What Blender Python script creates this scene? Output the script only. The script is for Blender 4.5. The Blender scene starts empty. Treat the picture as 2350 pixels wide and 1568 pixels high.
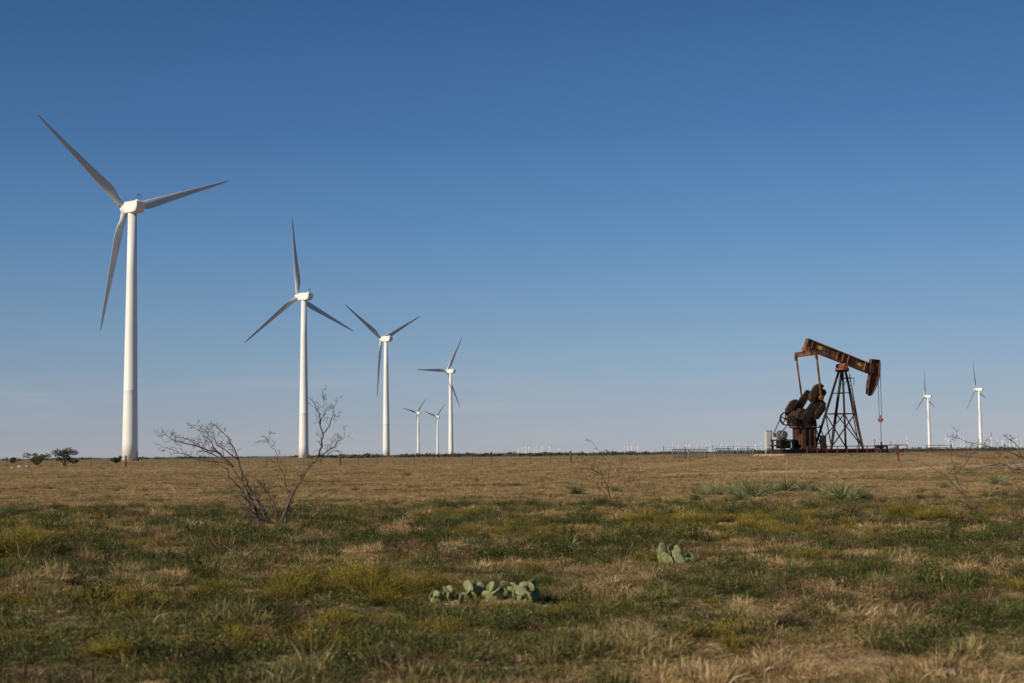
import bpy, math, random
import numpy as np
from mathutils import Vector, Matrix, Euler
random.seed(7); rng=np.random.default_rng(11)
R=math.radians
scene=bpy.context.scene
# ------------------------------------------------------------------ survey helpers
FL=3264.0; PITCH=math.atan(258/FL); ROLL=R(0.59); EYE=1.6
def S(u,v,d):
    """bearing/elevation sighted from the tripod -> world point at distance d (m)"""
    dx=u-1175; dy=784-v
    tx=dx*math.cos(ROLL)+dy*math.sin(ROLL); ty=-dx*math.sin(ROLL)+dy*math.cos(ROLL)
    Y=FL*math.cos(PITCH)-ty*math.sin(PITCH); Z=FL*math.sin(PITCH)+ty*math.cos(PITCH)
    return Vector((tx*d/Y,d,EYE+Z*d/Y))
PJ=S(1938,1040,97);pz=PJ.z;YAW=R(23)
def _h(ix,iy,s):
    n=(ix.astype(np.int64)*374761393+iy.astype(np.int64)*668265263+s*1442695041)&0xffffffff
    n=((n^(n>>13))*1274126177)&0xffffffff
    n=n^(n>>16)
    return (n&0xffff)/65535.0
def vn(x,y,s=0):
    x=np.asarray(x,float);y=np.asarray(y,float)
    xi=np.floor(x);yi=np.floor(y);fx=x-xi;fy=y-yi
    fx=fx*fx*(3-2*fx);fy=fy*fy*(3-2*fy)
    a=_h(xi,yi,s);b=_h(xi+1,yi,s);c=_h(xi,yi+1,s);d=_h(xi+1,yi+1,s)
    return (a*(1-fx)+b*fx)*(1-fy)+(c*(1-fx)+d*fx)*fy
def fbm(x,y,s=0,o=3):
    t=0;a=.5
    for i in range(o):
        t=t+a*vn(np.asarray(x)*2**i+i*17.3,np.asarray(y)*2**i+i*9.1,s+i);a*=.5
    return t/(1-.5**o)
def sm(a,b,x):
    t=np.clip((np.asarray(x,float)-a)/(b-a),0,1);return t*t*(3-2*t)
def padlocal(x,y):
    c,s_=math.cos(YAW),math.sin(YAW)
    return (x-PJ.x)*c+(y-97)*s_, -(x-PJ.x)*s_+(y-97)*c
def H(x,y):
    x=np.asarray(x,float);y=np.asarray(y,float);d=np.hypot(x,y)
    z=0.7*sm(90,300,d)
    z=z+(fbm(x/3.1,y/3.1,3)-.5)*.24*(1-sm(40,140,d))+(vn(x/.6,y/.6,9)-.5)*.10*(1-sm(15,50,d))
    z=z+1.0*np.exp(-((d-112)/33.)**2)*sm(-14,12,x)
    z=z+(fbm(x/60,y/60,5)-.5)*.3*sm(60,150,d)*(1-sm(150,400,d))
    lx,ly=padlocal(x,y)
    q=np.hypot((lx+.9)/1.7,ly);m=1-sm(4.0,9.0,q)
    return z*(1-m)+(pz-.16)*m
def G(u,v):
    d=5.0
    while d<900:
        p=S(u,v,d)
        if p.z<=float(H(p.x,p.y)): break
        d*=1.006
    p=S(u,v,d);p.z=float(H(p.x,p.y));return p
# ------------------------------------------------------------------ materials
def nm(name):
    m=bpy.data.materials.new(name);m.use_nodes=True
    return m,m.node_tree.nodes,m.node_tree.links,m.node_tree.nodes['Principled BSDF']
def ramp(N,stops):
    r=N.new('ShaderNodeValToRGB');e=r.color_ramp.elements
    while len(e)<len(stops): e.new(.5)
    for i,(p,c) in enumerate(stops):
        e[i].position=p;e[i].color=(*c,1)
    return r
def mat_noise(name,stops,scale=3,rough=.7,metal=0,bump=.0,detail=6,spec=.3,coord='Object',stretch=(1,1,1)):
    m,N,L,b=nm(name)
    tc=N.new('ShaderNodeTexCoord');mp=N.new('ShaderNodeMapping');mp.inputs['Scale'].default_value=stretch
    no=N.new('ShaderNodeTexNoise');no.inputs['Scale'].default_value=scale;no.inputs['Detail'].default_value=detail;no.inputs['Roughness'].default_value=.65
    L.new(tc.outputs[coord],mp.inputs[0]);L.new(mp.outputs[0],no.inputs['Vector'])
    r=ramp(N,stops);L.new(no.outputs['Fac'],r.inputs[0]);L.new(r.outputs[0],b.inputs['Base Color'])
    b.inputs['Roughness'].default_value=rough;b.inputs['Metallic'].default_value=metal;b.inputs['Specular IOR Level'].default_value=spec
    if bump:
        bp=N.new('ShaderNodeBump');bp.inputs['Strength'].default_value=bump;bp.inputs['Distance'].default_value=.05
        L.new(no.outputs['Fac'],bp.inputs['Height']);L.new(bp.outputs[0],b.inputs['Normal'])
    return m
M_white=mat_noise('turbine_paint',[(.3,(.68,.675,.65)),(.7,(.76,.755,.73))],.12,.45,stretch=(1,1,.15))
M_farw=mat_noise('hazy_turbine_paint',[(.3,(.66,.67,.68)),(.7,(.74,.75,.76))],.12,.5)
M_blade=mat_noise('shaded_blade_paint',[(.3,(.42,.435,.45)),(.7,(.50,.515,.53))],.2,.4)  # white blades; shade on their sunless backs is put into this darker grey
M_dark=mat_noise('dark_metal',[(.3,(.02,.02,.02)),(.7,(.05,.045,.04))],5,.6)
M_rust=mat_noise('rusty_black_steel',[(.35,(.008,.007,.006)),(.55,(.022,.013,.010)),(.72,(.085,.035,.018))],2.2,.75,.0,.2)
M_cw=mat_noise('rusty_counterweight_iron',[(.35,(.012,.009,.008)),(.52,(.045,.022,.014)),(.7,(.13,.052,.027))],1.6,.8,.0,.3)
M_beam=mat_noise('rusty_beam_paint',[(.36,(.02,.013,.01)),(.45,(.11,.05,.022)),(.6,(.20,.09,.035)),(.75,(.28,.125,.045))],1.7,.7,.0,.2)
M_brown=mat_noise('rusty_brown_casting',[(.35,(.012,.008,.007)),(.55,(.045,.020,.013)),(.75,(.11,.045,.024))],2.5,.8,.0,.3)
M_head=mat_noise('rusty_head_plate',[(.35,(.03,.016,.012)),(.55,(.085,.038,.022)),(.75,(.16,.07,.035))],2.0,.8,.0,.3)
M_red=mat_noise('faded_red_paint',[(.3,(.15,.04,.02)),(.7,(.28,.10,.05))],4,.6)
M_dred=mat_noise('dark_red_pipe_paint',[(.3,(.07,.018,.015)),(.7,(.15,.04,.03))],4,.6)
M_yel=mat_noise('yellow_sign_paint',[(.35,(.14,.10,.03)),(.5,(.50,.36,.08)),(.8,(.6,.44,.12))],6,.6)
M_grey=mat_noise('grey_enamel',[(.3,(.36,.38,.37)),(.7,(.48,.49,.47))],3,.5)
M_motor=mat_noise('motor_grey',[(.3,(.05,.045,.04)),(.7,(.17,.155,.14))],7,.6)
M_conc=mat_noise('pink_concrete',[(.3,(.24,.165,.12)),(.7,(.36,.28,.21))],2,.9,0,.4)
M_wood=mat_noise('weathered_wood',[(.3,(.06,.048,.04)),(.7,(.15,.12,.10))],9,.9,0,.5,stretch=(1,1,.1))
M_wire=mat_noise('galvanised_wire',[(.3,(.11,.105,.10)),(.7,(.20,.19,.175))],9,.5,.4)
M_bark=mat_noise('grey_mesquite_bark',[(.3,(.045,.032,.027)),(.55,(.105,.078,.065)),(.8,(.21,.165,.14))],14,.9,0,.5)
M_stone=mat_noise('limestone',[(.3,(.30,.25,.19)),(.7,(.54,.47,.38))],9,.9,0,.6)
M_dirt=mat_noise('dirt_track',[(.3,(.32,.215,.125)),(.7,(.47,.335,.20))],.8,1,0,.3)
M_redsoil=mat_noise('red_soil',[(.3,(.22,.10,.055)),(.7,(.36,.18,.10))],.15,1,0,.3)

def leafmat(name,cols,tr=.25):
    m,N,L,b=nm(name)
    a=N.new('ShaderNodeAttribute');a.attribute_name='col'
    sp=N.new('ShaderNodeSeparateColor');L.new(a.outputs['Color'],sp.inputs[0])
    r=ramp(N,cols);L.new(sp.outputs[0],r.inputs[0])
    oi=N.new('ShaderNodeObjectInfo')
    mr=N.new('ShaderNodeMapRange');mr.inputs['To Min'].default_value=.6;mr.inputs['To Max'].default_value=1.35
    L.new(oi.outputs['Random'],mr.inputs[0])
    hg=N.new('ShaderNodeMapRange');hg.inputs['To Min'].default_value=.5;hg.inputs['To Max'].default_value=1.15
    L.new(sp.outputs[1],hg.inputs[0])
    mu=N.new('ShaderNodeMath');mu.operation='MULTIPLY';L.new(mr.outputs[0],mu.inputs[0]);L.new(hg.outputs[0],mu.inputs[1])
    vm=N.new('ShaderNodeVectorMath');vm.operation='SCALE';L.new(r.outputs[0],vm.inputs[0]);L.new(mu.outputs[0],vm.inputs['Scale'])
    L.new(vm.outputs[0],b.inputs['Base Color']);b.inputs['Roughness'].default_value=.75;b.inputs['Specular IOR Level'].default_value=.15
    t=N.new('ShaderNodeBsdfTranslucent');L.new(vm.outputs[0],t.inputs[0])
    mx=N.new('ShaderNodeMixShader');mx.inputs[0].default_value=tr
    L.new(b.outputs[0],mx.inputs[1]);L.new(t.outputs[0],mx.inputs[2])
    L.new(mx.outputs[0],N['Material Output'].inputs[0])
    return m,N,L,r,vm
M_leaf=leafmat('mesquite_leaf',[(0,(.05,.06,.025)),(.6,(.10,.12,.045)),(1,(.18,.19,.075))])[0]
M_brush=leafmat('far_brush_leaf',[(0,(.065,.07,.042)),(.6,(.105,.11,.062)),(1,(.16,.155,.09))])[0]
M_weed=leafmat('weed_leaf',[(0,(.048,.062,.018)),(.6,(.115,.132,.036)),(1,(.25,.225,.075))])[0]
M_rweed=leafmat('dry_red_weed',[(0,(.09,.048,.028)),(.6,(.25,.145,.08)),(1,(.46,.34,.20))])[0]
M_broom=leafmat('broomweed_leaf',[(0,(.12,.10,.02)),(.5,(.29,.225,.035)),(1,(.48,.37,.055))])[0]
M_yucca=leafmat('yucca_blade',[(0,(.09,.11,.045)),(.6,(.20,.215,.095)),(1,(.42,.37,.21))])[0]
M_stalk=leafmat('dry_stalk',[(0,(.25,.18,.10)),(1,(.5,.40,.26))])[0]
M_cact=mat_noise('cactus_skin',[(.3,(.095,.11,.042)),(.5,(.185,.205,.09)),(.75,(.34,.325,.17))],14,.6,0,.3)
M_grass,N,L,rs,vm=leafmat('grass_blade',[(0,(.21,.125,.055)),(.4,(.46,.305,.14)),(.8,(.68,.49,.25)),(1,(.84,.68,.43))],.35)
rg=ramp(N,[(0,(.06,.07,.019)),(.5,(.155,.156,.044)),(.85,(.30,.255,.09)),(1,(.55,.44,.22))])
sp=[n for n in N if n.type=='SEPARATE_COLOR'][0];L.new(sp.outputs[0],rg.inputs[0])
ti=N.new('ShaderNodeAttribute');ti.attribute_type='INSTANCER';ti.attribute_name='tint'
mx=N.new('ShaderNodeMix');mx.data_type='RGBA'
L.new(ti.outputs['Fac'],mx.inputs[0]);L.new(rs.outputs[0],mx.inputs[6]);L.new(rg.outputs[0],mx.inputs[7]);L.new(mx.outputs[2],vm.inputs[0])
# ground
m,N,L,b=nm('prairie_ground');M_ground=m
ge=N.new('ShaderNodeNewGeometry')
def gn(scale,det=5):
    n=N.new('ShaderNodeTexNoise');n.inputs['Scale'].default_value=scale;n.inputs['Detail'].default_value=det;n.inputs['Roughness'].default_value=.65
    L.new(ge.outputs['Position'],n.inputs['Vector']);return n
n1=gn(3.0,8);n2=gn(.12,5);n3=gn(.012,6);n4=gn(38,4)
r1=ramp(N,[(.3,(.12,.075,.038)),(.5,(.28,.19,.095)),(.7,(.50,.365,.21))]);L.new(n1.outputs['Fac'],r1.inputs[0])
r2=ramp(N,[(.38,(.24,.185,.078)),(.55,(.47,.32,.155)),(.7,(.58,.405,.21))]);L.new(n2.outputs['Fac'],r2.inputs[0])
mxa=N.new('ShaderNodeMix');mxa.data_type='RGBA';mxa.inputs[0].default_value=.5
L.new(r1.outputs[0],mxa.inputs[6]);L.new(r2.outputs[0],mxa.inputs[7])
m4=N.new('ShaderNodeMapRange');m4.inputs['From Min'].default_value=.35;m4.inputs['From Max'].default_value=.65;m4.inputs['To Min'].default_value=.4;m4.inputs['To Max'].default_value=1.4
L.new(n4.outputs['Fac'],m4.inputs[0]);v4=N.new('ShaderNodeVectorMath');v4.operation='SCALE';L.new(mxa.outputs[2],v4.inputs[0]);L.new(m4.outputs[0],v4.inputs['Scale'])
r3=ramp(N,[(.35,(.09,.09,.045)),(.52,(.20,.155,.08)),(.66,(.32,.23,.13))]);L.new(n3.outputs['Fac'],r3.inputs[0])
le=N.new('ShaderNodeVectorMath');le.operation='LENGTH';L.new(ge.outputs['Position'],le.inputs[0])
mr=N.new('ShaderNodeMapRange');mr.inputs['From Min'].default_value=250;mr.inputs['From Max'].default_value=560
L.new(le.outputs['Value'],mr.inputs[0])
mxb=N.new('ShaderNodeMix');mxb.data_type='RGBA';L.new(mr.outputs[0],mxb.inputs[0]);L.new(v4.outputs[0],mxb.inputs[6]);L.new(r3.outputs[0],mxb.inputs[7])
L.new(mxb.outputs[2],b.inputs['Base Color']);b.inputs['Roughness'].default_value=1;b.inputs['Specular IOR Level'].default_value=.05
bp=N.new('ShaderNodeBump');bp.inputs['Strength'].default_value=.6;bp.inputs['Distance'].default_value=.06
L.new(n1.outputs['Fac'],bp.inputs['Height']);L.new(bp.outputs[0],b.inputs['Normal'])

# ------------------------------------------------------------------ mesh builder
class MB:
    def __init__(s): s.v=[];s.f=[];s.c=[];s.col=[]
    def add(s,vs,fs):
        o=len(s.v);s.v+= [tuple(p) for p in vs];s.f+=[tuple(i+o for i in f) for f in fs]
    def box(s,c,size,M=None):
        hx,hy,hz=[a/2 for a in size]
        P=[Vector((x,y,z)) for x in(-hx,hx) for y in(-hy,hy) for z in(-hz,hz)]
        if M is not None:P=[M@p for p in P]
        c=Vector(c);P=[p+c for p in P]
        s.add(P,[(0,1,3,2),(4,6,7,5),(0,4,5,1),(2,3,7,6),(0,2,6,4),(1,5,7,3)]);return s
    def prism(s,poly,y0,y1):
        n=len(poly)
        P=[(x,y0,z) for x,z in poly]+[(x,y1,z) for x,z in poly]
        s.add(P,[tuple(range(n)),tuple(range(2*n-1,n-1,-1))]+[(i,i+n,(i+1)%n+n,(i+1)%n) for i in range(n)]);return s
    def tube(s,pts,rad,n=8,cap=True):
        pts=[Vector(p) for p in pts]
        if not hasattr(rad,'__len__'):rad=[rad]*len(pts)
        o=len(s.v);up=None
        for i,p in enumerate(pts):
            t=(pts[min(i+1,len(pts)-1)]-pts[max(i-1,0)]).normalized()
            if up is None:
                up=Vector((0,0,1)) if abs(t.z)<.9 else Vector((1,0,0))
            a=t.cross(up)
            if a.length<1e-4:a=t.cross(Vector((0,1,0)))
            a.normalize();bb=a.cross(t).normalized();up=bb
            for k in range(n):
                an=2*math.pi*k/n
                s.v.append(tuple(p+(a*math.cos(an)+bb*math.sin(an))*rad[i]))
        for i in range(len(pts)-1):
            for k in range(n):
                a=o+i*n+k;b2=o+i*n+(k+1)%n
                s.f.append((a,b2,b2+n,a+n))
        if cap:
            s.f.append(tuple(o+k for k in range(n))[::-1]);e=o+(len(pts)-1)*n;s.f.append(tuple(e+k for k in range(n)))
        return s
    def bar(s,a,b2,w,h):
        a=Vector(a);b2=Vector(b2);d=b2-a
        M=d.to_track_quat('X','Z').to_matrix()
        s.box((a+b2)/2,(d.length,w,h),M);return s
    def mesh(s,name,mat,smooth=False,cols=None):
        me=bpy.data.meshes.new(name);me.from_pydata(s.v,[],s.f)
        me.materials.append(mat)
        if smooth:
            me.polygons.foreach_set('use_smooth',[True]*len(me.polygons))
        if s.col:
            at=me.color_attributes.new('col','FLOAT_COLOR','POINT')
            at.data.foreach_set('color',np.array(s.col,dtype=np.float32).ravel())
        me.update();return me
    def blade(s,p,d,L,w,val,bend=.3,h0=0,h1=1):
        p=Vector(p);d=Vector(d).normalized()
        side=d.cross(Vector((random.uniform(-1,1),random.uniform(-1,1),.3)))
        if side.length<1e-3:side=Vector((1,0,0))
        side.normalize()
        q=p+d*L*.55;dd=(d+Vector((d.x,d.y,-.6))*bend).normalized();e=q+dd*L*.45
        o=len(s.v)
        s.v+=[tuple(p-side*w/2),tuple(p+side*w/2),tuple(q-side*w*.42),tuple(q+side*w*.42),tuple(e)]
        s.f+=[(o,o+1,o+3,o+2),(o+2,o+3,o+4)]
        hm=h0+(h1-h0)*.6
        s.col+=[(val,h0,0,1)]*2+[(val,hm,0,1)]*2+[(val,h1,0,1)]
    def leaf(s,p,size,val,h):
        p=Vector(p);a=Vector((random.gauss(0,1),random.gauss(0,1),random.gauss(0,1))).normalized()
        b2=a.orthogonal().normalized()
        o=len(s.v);s.v+=[tuple(p-a*size/2),tuple(p+b2*size*.3),tuple(p+a*size/2),tuple(p-b2*size*.3)]
        s.f.append((o,o+1,o+2,o+3));s.col+=[(val,h,0,1)]*4
def obj(name,me,parent=None,M=None,**kw):
    o=bpy.data.objects.new(name,me);scene.collection.objects.link(o)
    if parent:o.parent=parent
    if M is not None:o.matrix_basis=M
    for k,v in kw.items():o[k]=v
    return o
def T(x,y=None,z=None):
    return Matrix.Translation(Vector(x) if y is None else Vector((x,y,z)))
RX=lambda a:Matrix.Rotation(a,4,'X');RY=lambda a:Matrix.Rotation(a,4,'Y');RZ=lambda a:Matrix.Rotation(a,4,'Z')

# ------------------------------------------------------------------ ground
nr,na=460,900
rr=np.concatenate([[0.01],np.geomspace(1,60000,nr-1)])
aa=np.linspace(0,2*np.pi,na,endpoint=False)
RRg,AA=np.meshgrid(rr,aa,indexing='ij')
X=RRg*np.sin(AA);Y=RRg*np.cos(AA);Z=H(X,Y)
V=np.stack([X,Y,Z],-1).reshape(-1,3)
ii,jj=np.meshgrid(np.arange(nr-1),np.arange(na),indexing='ij');j2=(jj+1)%na
F=np.stack([ii*na+jj,ii*na+j2,(ii+1)*na+j2,(ii+1)*na+jj],-1).reshape(-1,4)[:,::-1]
me=bpy.data.meshes.new('ground')
me.vertices.add(len(V));me.vertices.foreach_set('co',V.ravel())
me.loops.add(F.size);me.loops.foreach_set('vertex_index',F.ravel())
me.polygons.add(len(F));me.polygons.foreach_set('loop_start',np.arange(len(F))*4);me.polygons.foreach_set('loop_total',np.full(len(F),4))
me.update(calc_edges=True);me.polygons.foreach_set('use_smooth',[True]*len(F));me.materials.append(M_ground)
obj('ground',me,kind='structure',label='dry tan prairie ground stretching flat to the horizon',category='ground')

def strip(name,path,widths,mat,lift,label,cat,seg=140,wn=8):
    P=np.array(path,float);t=np.linspace(0,len(P)-1,seg)
    xs=np.interp(t,range(len(P)),P[:,0]);ys=np.interp(t,range(len(P)),P[:,1]);ws=np.interp(t,range(len(P)),widths)
    tx=np.gradient(xs);ty=np.gradient(ys);l=np.hypot(tx,ty);nx=-ty/l;ny=tx/l
    mb=MB()
    for i in range(seg):
        w0=ws[i]*(.5+1.0*vn(i*.35,1.3,21));w1=ws[i]*(.5+1.0*vn(i*.35,7.3,22))
        for k in range(wn+1):
            f=k/wn*2-1;w=(w0 if f<0 else w1)/2*f
            x=xs[i]+nx[i]*w;y=ys[i]+ny[i]*w
            e=0 if 0<k<wn else -.06
            mb.v.append((x,y,float(H(x,y))+lift+e))
    for i in range(seg-1):
        for k in range(wn):
            a=i*(wn+1)+k;mb.f.append((a,a+wn+1,a+wn+2,a+1))
    obj(name,mb.mesh(name,mat,True),kind='structure',label=label,category=cat)
trackA=[(-40,68),(-24,66),(-10,69),(4,74)]
trackB=[(8,79),(20,81),(32,84),(48,92)]
strip('dirt_track',trackA,[2.2,2.6,2.0,.6],M_redsoil,.012,'faint reddish two-wheel dirt track across dry grass','track')
strip('dirt_road',trackB,[1.0,4.5,5.5,3],M_dirt,.012,'pale bare dirt road passing the oil pump','road')
strip('red_soil_field',[(62,240),(85,300),(105,320),(150,330)],[20,60,80,80],M_redsoil,.03,'bare ploughed field of red soil','field')

# ------------------------------------------------------------------ wind turbines
mb=MB()
zs=[0,6,12,20,21.9,22.0,22.1,22.2,40,60,78.2];rb=[]
for z in zs:
    r=2.42-(2.42-1.36)*(z/78.2)
    if z in(22.0,22.1):r+=.03
    rb.append(r)
mb.tube([(0,0,z) for z in zs],rb,40)
me_tower=mb.mesh('tower',M_white,True)
mb=MB().tube([(0,0,0),(0,0,.5)],2.9,24);me_found=mb.mesh('foundation',M_conc)
mb=MB().box((0,-2.40,1.6),(1.0,.2,2.3));me_tdoor=mb.mesh('door',M_grey)
prof=[(-5.4,-.2),(-4.6,-1.5),(-3.2,-1.85),(2.6,-1.85),(3.1,-1.4),(3.1,1.4),(2.6,1.8),(-5.0,1.8),(-5.4,1.5)]
mb=MB();n=len(prof)
xs=[(-1.7,.9),(-1.45,1.0),(1.45,1.0),(1.7,.9)]
for x,s in xs:
    for y,z in prof: mb.v.append((x,(y+1.1)*s-1.1,z*s))
for a in range(3):
    for i in range(n):
        j=(i+1)%n;mb.f.append((a*n+i,a*n+j,(a+1)*n+j,(a+1)*n+i))
mb.f.append(tuple(range(n))[::-1]);mb.f.append(tuple(range(3*n,4*n)))
mb.box((0,-3.9,1.95),(1.5,1.6,.35));mb.box((0,0,1.87),(.9,1.2,.2))
me_nac=mb.mesh('nacelle',M_white)
mb=MB().tube([(-.5,-4.2,1.9),(-.5,-4.2,3.9)],.05,6).tube([(.5,-4.2,1.9),(.5,-4.2,3.6)],.05,6).tube([(-.9,-4.2,3.4),(.9,-4.2,3.4)],.04,6)
mb.tube([(.5,-4.2,3.6),(.5,-4.2,3.95)],.16,8).tube([(-.7,-4.2,3.75),(-.3,-4.2,3.75)],.13,6)
me_mast=mb.mesh('wind_sensor_mast',M_dark)
mb=MB();mb.tube([(0,2.9,0),(0,3.4,0),(0,4.2,0),(0,5.4,0),(0,6.0,0),(0,6.5,0),(0,6.65,0)],[1.3,1.55,1.65,1.6,1.25,.6,.1],24)
me_hub=mb.mesh('rotor_hub',M_white,True)
st=[(.9,2.0,1,0),(2.4,2.0,1,0),(4.0,2.15,.8,20),(6.2,2.75,.45,20),(8.5,3.15,.28,17),(12,2.85,.22,13),(17,2.3,.2,9),(23,1.8,.18,6),(29,1.3,.17,4),(34,.95,.16,2),(37.5,.62,.15,1),(39.3,.3,.15,0),(39.6,.06,.15,0)]
mb=MB();K=20
for r,ch,th,tw in st:
    for k in range(K):
        a=2*math.pi*k/K
        c=math.cos(a);s_=math.sin(a)
        if th<1:
            u=(c+1)/2;zc=(u-.68)*ch if th<.6 else (u-.55)*ch
            yt=s_*ch*th*.5*(math.sqrt(max(u,0))*.6+.55)*1.0
        else: zc=c*ch/2;yt=s_*ch/2
        t=R(tw);z=zc*math.cos(t)-yt*math.sin(t);y=zc*math.sin(t)+yt*math.cos(t)
        mb.v.append((r*1.01,y-.0001*r*r,z))
for i in range(len(st)-1):
    for k in range(K):
        a=i*K+k;b2=i*K+(k+1)%K;mb.f.append((a,b2,b2+K,a+K))
mb.f.append(tuple(range(K))[::-1]);mb.f.append(tuple(range((len(st)-1)*K,len(st)*K)))
me_blade=mb.mesh('blade',M_blade,True)
def turbine(u,d,a0,label,yaw=48,scale=1.0):
    p=S(u,1045,d);x=p.x;z=float(H(x,d))
    e=obj('wind_turbine',None,M=T(x,d,z)@RZ(R(yaw))@Matrix.Scale(scale,4),label=label,category='wind turbine',group='white wind turbines on the plain')
    e.empty_display_size=2
    tw=obj('tower',me_tower,e);obj('door',me_tdoor,tw,RZ(R(40)));obj('foundation',me_found,e)
    nc=obj('nacelle',me_nac,e,T(0,0,80)@RX(R(3)));obj('wind_sensor_mast',me_mast,nc)
    hb=obj('rotor_hub',me_hub,e,T(0,0,80)@RX(R(3)))
    for k in range(3):
        obj('blade',me_blade,e,T(0,0,80)@RX(R(3))@T(0,4.9,0)@RY(-R(a0+120*k)))
turbine(298,446,20.0,'huge white three-bladed wind turbine towering over dry grass',43)
turbine(697,704,98.0,'white wind turbine with one blade pointing straight up',47)
turbine(886.5,967,27,'white wind turbine with one blade hanging straight down',46)
turbine(1035,1353,60.0,'white wind turbine with one blade lying level',48)
turbine(960,2690,47,'small distant white wind turbine on the plain',50)
turbine(1004.5,2967,44,'small distant white wind turbine beside another',50)
turbine(2134,2120,96,'distant white wind turbine beyond the red field',50)
turbine(2252,1890,104,'distant white wind turbine beyond the red gate',50)
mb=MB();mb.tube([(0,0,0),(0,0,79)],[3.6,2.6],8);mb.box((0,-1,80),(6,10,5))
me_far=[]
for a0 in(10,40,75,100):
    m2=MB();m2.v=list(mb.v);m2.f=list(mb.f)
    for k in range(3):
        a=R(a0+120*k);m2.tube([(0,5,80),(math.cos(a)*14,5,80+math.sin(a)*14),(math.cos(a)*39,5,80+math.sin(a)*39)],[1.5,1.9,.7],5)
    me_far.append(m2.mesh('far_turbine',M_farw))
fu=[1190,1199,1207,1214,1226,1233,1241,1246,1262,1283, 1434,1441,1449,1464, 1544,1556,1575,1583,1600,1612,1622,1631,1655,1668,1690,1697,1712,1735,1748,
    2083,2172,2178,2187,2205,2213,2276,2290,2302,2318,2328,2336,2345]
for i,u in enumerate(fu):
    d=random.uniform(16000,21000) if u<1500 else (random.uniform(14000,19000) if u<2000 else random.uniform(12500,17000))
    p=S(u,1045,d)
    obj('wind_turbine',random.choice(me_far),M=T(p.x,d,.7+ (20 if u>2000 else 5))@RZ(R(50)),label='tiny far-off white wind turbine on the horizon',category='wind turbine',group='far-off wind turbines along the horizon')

# ------------------------------------------------------------------ pump jack
pj=obj('pump_jack',None,M=T(PJ.x,97,pz)@RZ(YAW),label='rusty black and brown oil pump jack with raised tail beam',category='oil pump')
def part(name,mb,mat,par=pj,smooth=False,**kw):
    return obj(name,mb.mesh(name,mat,smooth),par,**kw)
mb=MB()
for y in(-.85,.85):
    mb.box((-1.9,y,.15),(7.4,.06,.22));mb.box((-1.9,y,.03),(7.4,.22,.035));mb.box((-1.9,y,.278),(7.4,.22,.035))
for x in(-5.5,-4.3,-2.6,-1.9,.0,.8,1.7): mb.box((x,0,.15),(.14,1.6,.2))
part('skid_base',mb,M_rust)
top=[(-.16,-.16,5.55),(.16,-.16,5.55),(-.16,.16,5.55),(.16,.16,5.55)]
mb=MB()
legs=[((-1.75,-.95,.3),top[0]),((.82,-.95,.3),top[1]),((-1.75,.95,.3),top[2]),((.82,.95,.3),top[3])]
for a,b2 in legs: mb.bar(a,b2,.13,.15)
def lp(i,t): return Vector(legs[i][0]).lerp(Vector(legs[i][1]),t)
for (i,j) in((0,1),(2,3),(1,3),(0,2)):
    mb.bar(lp(i,.45),lp(j,.45),.07,.07)
    mb.bar(lp(i,.02),lp(j,.45),.06,.06)
for (i,j) in((0,1),(2,3)):
    mb.bar(lp(i,.45),lp(j,.02),.06,.06); mb.bar(lp(i,.72),lp(j,.72),.06,.06)
mb.box((0,0,5.6),(.7,.6,.12))
part('samson_post',mb,M_rust)
mb=MB();mb.box((0,0,5.72),(.5,.9,.14));mb.tube([(0,-.5,5.93),(0,.5,5.93)],.17,14);
part('saddle_bearing',mb,M_red)
mb=MB();A0=Vector((1.12,-.35,.25));A1=Vector((.28,-.22,5.4))
for w in(-.2,.2): mb.bar(A0+Vector((0,w,0)),A1+Vector((0,w,0)),.05,.05)
for k in range(1,19):
    c=A0.lerp(A1,k/19);mb.tube([c+Vector((0,-.2,0)),c+Vector((0,.2,0))],.018,6)
part('ladder',mb,M_rust)
mb=MB();mb.box((.45,0,5.1),(.55,.7,.05));mb.tube([(.7,-.35,5.1),(.7,-.35,4.6)],.02,6);mb.tube([(.7,.35,5.1),(.35,.35,4.6)],.02,6)
part('service_platform',mb,M_rust)
beam=Matrix.Translation((0,0,6.50))@RY(math.atan(.32))
mb=MB();Lb=5.5;x0=-3.0
cx=x0+Lb/2
mb.box((cx,0,0),(Lb,.05,.62));mb.box((cx,0,.325),(Lb,.34,.045));mb.box((cx,0,-.325),(Lb,.34,.045))
for x in(-2.6,-.45,.0,.45,1.9): 
    for y in(-.095,.095): mb.box((x,y,0),(.04,.135,.6))
mb.box((x0-.02,0,0),(.03,.36,.7))
wb=obj('walking_beam',mb.mesh('walking_beam',M_beam),pj,beam)
mb=MB();mb.box((-1.95,-.035,.07),(.5,.012,.26));obj('sign_plate',mb.mesh('sign_plate',M_yel),wb)
mb=MB();mb.prism([(1.25,0),(1.5,.14),(1.75,0),(1.5,-.14)],-.045,-.03);obj('sign_plate',mb.mesh('sign_plate',M_yel),wb)
for x,w_ in((-1.1,.3),(.75,.26),(1.05,.3),(-1.4,.16)):
    mb=MB();mb.box((x,-.035,.02),(.14,.012,w_));obj('paint_mark',mb.mesh('paint_mark',M_dark),wb)
cz=6.0;RH=3.05;arc=[]
for k in range(15):
    a=R(7-50*k/14);arc.append((RH*math.cos(a),cz+RH*math.sin(a)))
inner=[(2.02,4.02),(2.12,4.8),(2.3,5.45),(2.33,6.1),(2.42,6.42)]
mb=MB();mb.prism(arc+inner,-.04,.04)
for i in range(14):
    a,b2=arc[i],arc[i+1];mb.bar((a[0],0,a[1]),(b2[0],0,b2[1]),.42,.05)
for i in range(4): 
    a,b2=inner[i],inner[i+1];mb.bar((a[0],0,a[1]),(b2[0],0,b2[1]),.3,.04)
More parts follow.
